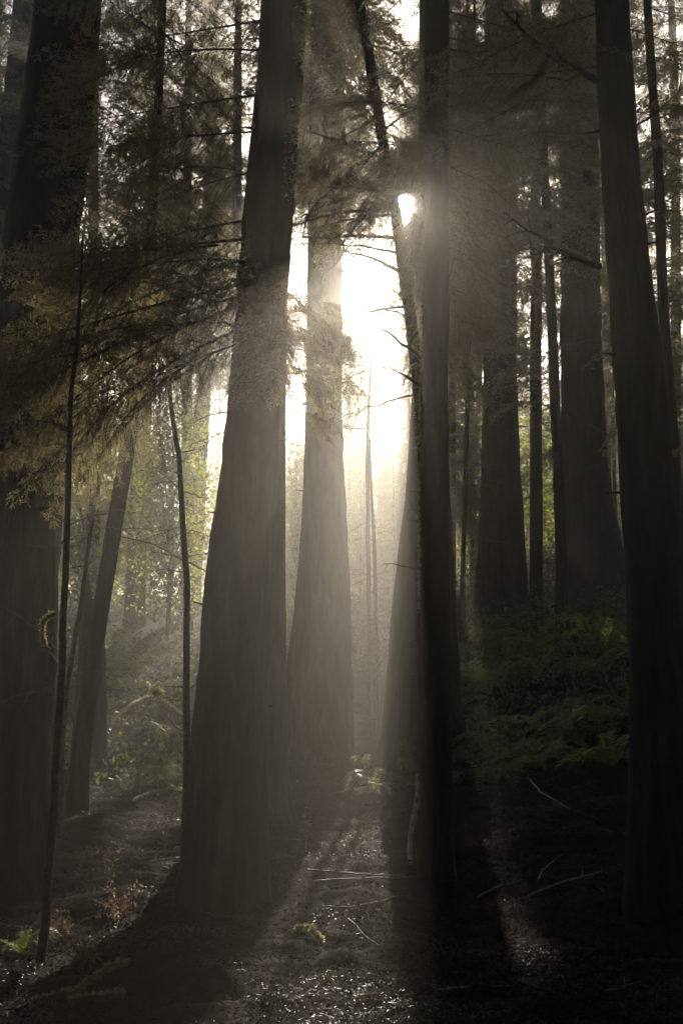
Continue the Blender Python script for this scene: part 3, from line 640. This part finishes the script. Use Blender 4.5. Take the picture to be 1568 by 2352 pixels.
# ------------------------------------------------------------------ forest floor
r = np.random.default_rng(120)
N = 330000
y = 3.5 + 17 * r.uniform(0, 1, N) ** 1.35; x = r.uniform(-1, 1, N) * (y * .36 + 1.0)
cl = .6 * vnoise(_tn, x * .9 + 3, y * 2.1 + 8) + .5 * vnoise(_tn, x * 2.7, y * 5.2 + 8); keep = cl > r.uniform(.0, .45, N); x = x[keep]; y = y[keep]; n = len(x)
p = np.stack([x, y, ground_h(x, y) + r.uniform(.004, .05, n)], -1)
a = r.uniform(0, 2 * np.pi, n); d = np.stack([np.cos(a), np.sin(a), r.normal(0, .35, n)], -1)
nn = r.normal(0, .5, (n, 3)) + np.array([0, 0, 1.])
lv = leaves_geo(p, d, nn, r.uniform(.012, .045, n), r.uniform(.0015, .004, n))
tw = []
for k in range(260):
    yy = 3.5 + 14 * r.uniform() ** 1.3; xx = r.uniform(-1, 1) * (yy * .36 + .6); l = r.uniform(.12, .55); a = r.uniform(0, 6.28)
    q0 = np.array([xx, yy, float(ground_h(xx, yy)) + .015]); x1 = xx + math.cos(a) * l; y1 = yy + math.sin(a) * l
    q1 = np.array([x1, y1, float(ground_h(x1, y1)) + r.uniform(.01, .12)])
    tw.append((curve(q0, q1, r.uniform(0, .05), r, 5, .02), np.linspace(r.uniform(.0015, .0045), .001, 5)))
N2 = 240000; y2 = 3.2 + 20 * r.uniform(0, 1, N2) ** 1.4; x2 = r.uniform(-1, 1, N2) * (y2 * .37 + 1.0)
p2 = np.stack([x2, y2, ground_h(x2, y2) + r.uniform(0, .045, N2)], -1); a2 = r.uniform(0, 2 * np.pi, N2)
lv2 = leaves_geo(p2, np.stack([np.cos(a2), np.sin(a2), r.normal(0, .5, N2)], -1), r.normal(0, .7, (N2, 3)) + [0, 0, 1.], r.uniform(.012, .06, N2), r.uniform(.003, .010, N2))
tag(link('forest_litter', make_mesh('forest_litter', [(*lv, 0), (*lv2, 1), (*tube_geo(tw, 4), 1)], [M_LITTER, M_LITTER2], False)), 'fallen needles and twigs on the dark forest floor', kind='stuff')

def fern_geo(r, nf=11, L=.75):
    pos = []; dr = []; nr = []; ln = []; wd = []; tubes = []
    for f in range(nf):
        a = f * 2 * np.pi / nf + r.uniform(-.3, .3); l = L * r.uniform(.6, 1.15); up = r.uniform(.75, 1.35)
        s = np.linspace(0, 1, 26); h = np.array([math.cos(a), math.sin(a), 0])
        pt = h * (l * s * .9)[:, None] + np.array([0, 0, 1.]) * (l * (up * s - (up - .05) * .95 * s ** 2.2))[:, None]
        tubes.append((pt[::5], np.linspace(.004, .001, len(pt[::5]))))
        t = unit(np.gradient(pt, axis=0)); sd_ = unit(np.cross(t, [0, 0, 1])); 
        w = l * .17 * np.clip(np.sin(np.pi * np.clip(s * .93 + .06, 0, 1)) ** .7, 0, 1)
        for sg in (-1, 1):
            pos.append(pt[2:]); dr.append((sd_ * sg + t * .25 + r.normal(0, .08, t.shape))[2:]); nr.append(np.cross(t, sd_)[2:] + r.normal(0, .15, t[2:].shape)); ln.append(w[2:]); wd.append(np.full(24, l * .036))
    g = leaves_geo(np.concatenate(pos), np.concatenate(dr), np.concatenate(nr), np.concatenate(ln), np.concatenate(wd), .3)
    return [(*g, 0), (*tube_geo(tubes, 4), 0)]
FERN = [make_mesh('fern', fern_geo(np.random.default_rng(500 + k), 9 + 2 * k), [M_FERN], False) for k in range(4)]
nf = 0; r_f = np.random.default_rng(77)
def fern(px, py, d, s, label, group=None):
    global nf
    p = P(px, py, d); p[2] = float(ground_h(p[0], d)) - .02
    o = tag(link('fern', FERN[nf % 4], None, p), label, 'fern', group); nf += 1
    o.scale = (s, s, s * r_f.uniform(.7, 1.5)); o.rotation_euler = (r_f.uniform(-.35, .35), r_f.uniform(-.35, .35), nf * 2.4); return o
fern(855, 1775, 13.0, .62, 'bright sunlit fern on the ground in front of the twin-stemmed trunk')
fern(830, 1690, 15.0, .5, 'small hazy fern just above the bright sunlit fern')
fern(60, 2130, 6.9, .42, 'small fern at lower left behind the nearest sapling')
fern(395, 1730, 14.0, .7, 'fern in haze beside the bare sapling left of the thick trunk')
fern(375, 1530, 17.5, 1.0, 'pale fern low in the haze left of the thick trunk')
fern(180, 1590, 16.0, 1.0, 'pale fern in haze behind the nearest sapling')
fern(660, 1480, 20.0, 1.0, 'hazy fern in the gap between thick trunk and twin-stemmed trunk')
r = np.random.default_rng(130); rows_f = 0
for k in range(26):
    px = r.uniform(1045, 1440); d = r.uniform(12, 23); p = P(px, 1500, d); 
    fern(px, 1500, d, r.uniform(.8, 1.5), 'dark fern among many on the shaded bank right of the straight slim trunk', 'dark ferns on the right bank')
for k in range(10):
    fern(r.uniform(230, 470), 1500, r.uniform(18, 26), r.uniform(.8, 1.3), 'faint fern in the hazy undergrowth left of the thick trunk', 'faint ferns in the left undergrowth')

# low tangle of leaves on the slope
r = np.random.default_rng(135); cs = []
for k in range(2600):
    d = r.uniform(13, 36); px = r.uniform(-40, 1600)
    if 640 < px < 960 and d < 22 or px < 640 and r.random() < .55: continue
    x = (px - 784) / FP * d; m = 26; h = r.uniform(.12, .7) * (1.3 if d > 18 else .8)
    cs.append(np.stack([x + r.normal(0, .28, m), d + r.normal(0, .28, m), float(ground_h(x, d)) + h * r.uniform(0, 1, m) ** .7], -1))
p = np.concatenate(cs); n = len(p)
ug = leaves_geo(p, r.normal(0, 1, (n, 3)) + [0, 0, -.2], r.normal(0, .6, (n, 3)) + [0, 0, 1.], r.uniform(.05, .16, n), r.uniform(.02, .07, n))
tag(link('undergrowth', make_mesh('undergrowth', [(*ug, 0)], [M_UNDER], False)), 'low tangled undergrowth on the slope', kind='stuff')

def on_ground(px, py, lift=.02):
    lo, hi = 2.0, 40.0
    for _ in range(50):
        m = (lo + hi) / 2; p = P(px, py, m)
        if p[2] > float(ground_h(p[0], m)): lo = m
        else: hi = m
    p = P(px, py, lo); p[2] = float(ground_h(p[0], lo)) + lift; return p
def stick(pts, rad, label, name='fallen_branch', cat='branch', mat=None, tw=1, lift=.03, moss=0, seed=1, group=None, arch=0.0):
    r = np.random.default_rng(seed)
    w = np.array([on_ground(px, py, lift) for px, py in pts]); n = 4 * (len(w) - 1) + 1
    u = np.linspace(0, len(w) - 1, n); c = np.stack([np.interp(u, np.arange(len(w)), w[:, k]) for k in range(3)], -1) + r.normal(0, .003, (n, 3))
    c[:, 2] += arch * np.sin(np.linspace(0, np.pi, n))
    base = c[0].copy(); ln = dead_lines(r, c, rad, tw, np.linalg.norm(c[-1] - c[0]) * .25, 1)
    o = link(name, make_mesh(name, shifted([(*tube_geo(ln[:1], 8), 0), (*tube_geo(ln[1:], 4), 0)], base), [mat or M_STICK]), None, base)
    tag(o, label, cat, group)
    if moss: link('moss', make_mesh('moss', shifted([(*moss_chunk(r, c, rad * .8, moss * 2, .02, .009), 0)], base), [M_MOSS], False), o)
    return o
stick([(1215, 1795), (1240, 1825), (1300, 1860), (1375, 1890)], .012, 'thin pale branch lying slantwise on the dark right bank', seed=1)
stick([(1210, 2070), (1290, 2035), (1370, 2015), (1430, 1990)], .012, 'long pale branch rising to the right on the dark right bank', seed=2)
stick([(1095, 2070), (1140, 2045), (1200, 2030)], .010, 'short pale branch left of the long one on the dark right bank', seed=3)
stick([(1235, 2030), (1245, 2005), (1290, 1970)], .009, 'small bent branch above the long pale branch on the right', seed=4)
stick([(1430, 1920), (1480, 1955)], .008, 'short thin stick by the big leaning trunk', seed=5)
stick([(1190, 1655 + 60), (1320, 1650 + 40), (1460, 1640)], .008, 'faint long twig high on the dark right bank', seed=6)
stick([(705, 2012), (780, 2018), (860, 2022), (930, 2024)], .010, 'bright straight stick lying across the sunlit litter, the upper of two', seed=7, lift=.05)
stick([(720, 2038), (830, 2032), (965, 2028)], .009, 'bright straight stick lying across the sunlit litter, the lower of two', seed=8, lift=.05)
stick([(740, 2090), (800, 2095), (850, 2085), (915, 2065)], .007, 'curved thin twig below the two bright straight sticks', seed=9)
stick([(800, 2120), (835, 2155), (880, 2190)], .007, 'short sunlit twig slanting down in the middle litter', seed=10)
stick([(1000, 2290), (1060, 2280), (1180, 2275)], .010, 'faint stick on the ground right of the straight slim trunk foot', seed=11)
stick([(1390, 2290), (1470, 2265)], .008, 'faint stick low in the right corner', seed=12)
# mossy branches on the left
stick([(258, 1702), (300, 1675), (345, 1655), (385, 1672), (425, 1692)], .014, 'arched mossy branch glowing left of the thick trunk', 'mossy_branch', 'branch', M_TWIG, 2, .35, 900, 21, arch=.12)
stick([(375, 1700), (440, 1712)], .010, 'short mossy branch under the arched mossy one', 'mossy_branch', 'branch', M_TWIG, 1, .25, 300, 22)
stick([(305, 1860), (350, 1838), (390, 1830), (425, 1835)], .012, 'mossy branch lying above the brown dead leaves', 'mossy_branch', 'branch', M_TWIG, 3, .12, 500, 23)
stick([(170, 2320), (215, 2290), (250, 2262), (290, 2250)], .010, 'mossy branch at lower left, the upper of three', 'mossy_branch', 'branch', M_TWIG, 2, .10, 500, 24)
stick([(70, 2350), (130, 2330), (165, 2322)], .010, 'mossy branch at lower left, the leftmost of three', 'mossy_branch', 'branch', M_TWIG, 2, .10, 500, 25)
stick([(165, 2335), (215, 2325), (280, 2315)], .010, 'mossy branch at lower left, the lowest of three', 'mossy_branch', 'branch', M_TWIG, 2, .08, 600, 26)
stick([(680, 2150), (715, 2148), (740, 2180)], .010, 'small mossy branch at the edge of the middle litter', 'mossy_branch', 'branch', M_TWIG, 1, .06, 250, 27)
# pale leaning dead stem by the slim trunk
r = np.random.default_rng(140)
pts = np.array([P(px, py, dd) for px, py, dd in [(958, 1775, 9.7), (963, 1815, 9.65), (955, 1850, 9.6), (943, 1910, 9.5), (940, 1950, 9.4), (946, 2020, 9.3)]])
u = np.linspace(0, 5, 26); c = np.stack([np.interp(u, np.arange(6), pts[:, k]) for k in range(3)], -1)
for _ in range(4): c[1:-1] = c[:-2] * .25 + c[1:-1] * .5 + c[2:] * .25
g = float(ground_h(c[-1][0], c[-1][1])); c = np.vstack([c, [[c[-1][0], c[-1][1], min(g - .05, c[-1][2] - .03)]]])
b = c[-1].copy()
link_o = link('dead_stem', make_mesh('dead_stem', shifted([(*tube_geo([(c, np.interp(np.arange(27), [0, 3, 26], [.012, .032, .022]))], 10), 0)], b), [M_BIRCH]), None, b)
tag(link_o, 'pale blotched curved dead stem standing beside the straight slim trunk', 'dead stem')
# brown leafy sprigs
def sprig(px, py, n, w, h, label, seed, lift=.35):
    r = np.random.default_rng(seed); b = on_ground(px, py + 60, 0); d = b[1]; c = P(px, py, d)
    s = pxs(py, d); tw = []; pos = []; dr = []
    for k in range(16):
        e = c + np.array([r.normal(0, w * s * .45), r.normal(0, .12), r.normal(0, h * s * .45)]); pp = curve(b * .4 + c * .6 - [0, 0, .05], e, .05, r, 6)
        tw.append((pp, np.linspace(.004, .0015, 6))); m = n // 16
        uu = r.uniform(1.5, 4.99, m); i = uu.astype(int); f = (uu - i)[:, None]; pos.append(pp[i] * (1 - f) + pp[i + 1] * f + r.normal(0, .012, (m, 3))); dr.append(r.normal(0, 1, (m, 3)) + [0, 0, -.4])
    tw.append((curve(b, c, .02, r, 5), np.linspace(.007, .004, 5)))
    pos = np.concatenate(pos); dr = np.concatenate(dr)
    o = tag(empty('brown_sprig', b), label, 'sprig')
    link('stem', make_mesh('stem', shifted([(*tube_geo(tw, 4), 0)], b), [M_TWIG]), o)
    link('leaf_cluster', make_mesh('leaf_cluster', shifted([(*leaves_geo(pos, dr, r.normal(0, 1, pos.shape), .03 * r.uniform(.6, 1.5, len(pos)), .014 * r.uniform(.6, 1.4, len(pos))), 0)], b), [M_BROWN], False), o)
sprig(265, 2055, 420, 80, 100, 'sprig of rust-brown dead leaves, brightest at lower left', 151)
sprig(205, 2175, 220, 60, 50, 'dull brown sprig under the bright rust-brown one', 152)
sprig(145, 2110, 160, 18, 60, 'narrow upright brown sprig right of the nearest sapling', 153)
sprig(702, 1895, 130, 22, 40, 'small orange-brown sprig at the left of the middle litter', 154)
sprig(45, 1100, 130, 30, 40, 'brown leaf tuft before the broad black left trunk', 155)

# ------------------------------------------------------------------ air
hz_v = np.array([[x, y, z] for x in (-75, 75) for y in (-45, 92) for z in (-2.5, HAZE_TOP)], float)
hz_q = np.array([[0, 1, 3, 2], [4, 6, 7, 5], [0, 4, 5, 1], [2, 3, 7, 6], [0, 2, 6, 4], [1, 5, 7, 3]])
m, nt, out = new_mat('forest_haze')
pv = nt.nodes.new('ShaderNodeVolumePrincipled'); pv.inputs['Color'].default_value = (.98, .92, .83, 1)
pv.inputs['Density'].default_value = HAZE_DENSITY; pv.inputs['Anisotropy'].default_value = HAZE_G
nt.links.new(pv.outputs[0], out.inputs['Volume'])
tag(link('haze', make_mesh('haze', [(hz_v, hz_q, 0)], [m], False)), kind='stuff')

# ------------------------------------------------------------------ light
w = bpy.data.worlds.new('World'); sc.world = w; w.use_nodes = True
nt = w.node_tree; bg = nt.nodes['Background']; sky = nt.nodes.new('ShaderNodeTexSky')
sky.sky_type = 'NISHITA'; sky.sun_disc = False; sky.sun_elevation = EL; sky.sun_rotation = AZ
sky.dust_density = 1.5; bg.inputs[1].default_value = SKY
tc = nt.nodes.new('ShaderNodeTexCoord'); dp = nt.nodes.new('ShaderNodeVectorMath'); dp.operation = 'DOT_PRODUCT'; dp.inputs[1].default_value = tuple(sd)
nm = nt.nodes.new('ShaderNodeVectorMath'); nm.operation = 'NORMALIZE'; nt.links.new(tc.outputs['Generated'], nm.inputs[0]); nt.links.new(nm.outputs[0], dp.inputs[0])
gt = nt.nodes.new('ShaderNodeMath'); gt.operation = 'GREATER_THAN'; gt.inputs[1].default_value = math.cos(R(.42)); nt.links.new(dp.outputs['Value'], gt.inputs[0])
sb = nt.nodes.new('ShaderNodeVectorMath'); sb.operation = 'SCALE'; sb.inputs[0].default_value = (900, 860, 800); nt.links.new(gt.outputs[0], sb.inputs['Scale'])
sa = nt.nodes.new('ShaderNodeVectorMath'); sa.operation = 'ADD'; nt.links.new(sky.outputs[0], sa.inputs[0]); nt.links.new(sb.outputs[0], sa.inputs[1])
nt.links.new(sa.outputs[0], bg.inputs[0])      # the sun's own disc in the sky
sl = bpy.data.lights.new('sun', 'SUN'); sl.energy = SUN; sl.angle = R(.5); sl.color = (1, .91, .77)
so = bpy.data.objects.new('sun', sl); col.objects.link(so)
so.rotation_euler = Vector(tuple(sd)).to_track_quat('Z', 'Y').to_euler()

# ------------------------------------------------------------------ render settings
c = sc.cycles
c.max_bounces = 5; c.diffuse_bounces = 3; c.glossy_bounces = 1; c.transmission_bounces = 3; c.volume_bounces = 0; c.transparent_max_bounces = 4
c.sample_clamp_indirect = 4; c.sample_clamp_direct = 0
c.use_denoising = True; c.denoiser = 'OPENIMAGEDENOISE'
c.caustics_reflective = False; c.caustics_refractive = False
vs = sc.view_settings
sc.display_settings.display_device = 'sRGB'; vs.view_transform = 'Standard'; vs.look = 'None'; vs.gamma = 1; vs.use_curve_mapping = False
vs.exposure = EXPO
#END
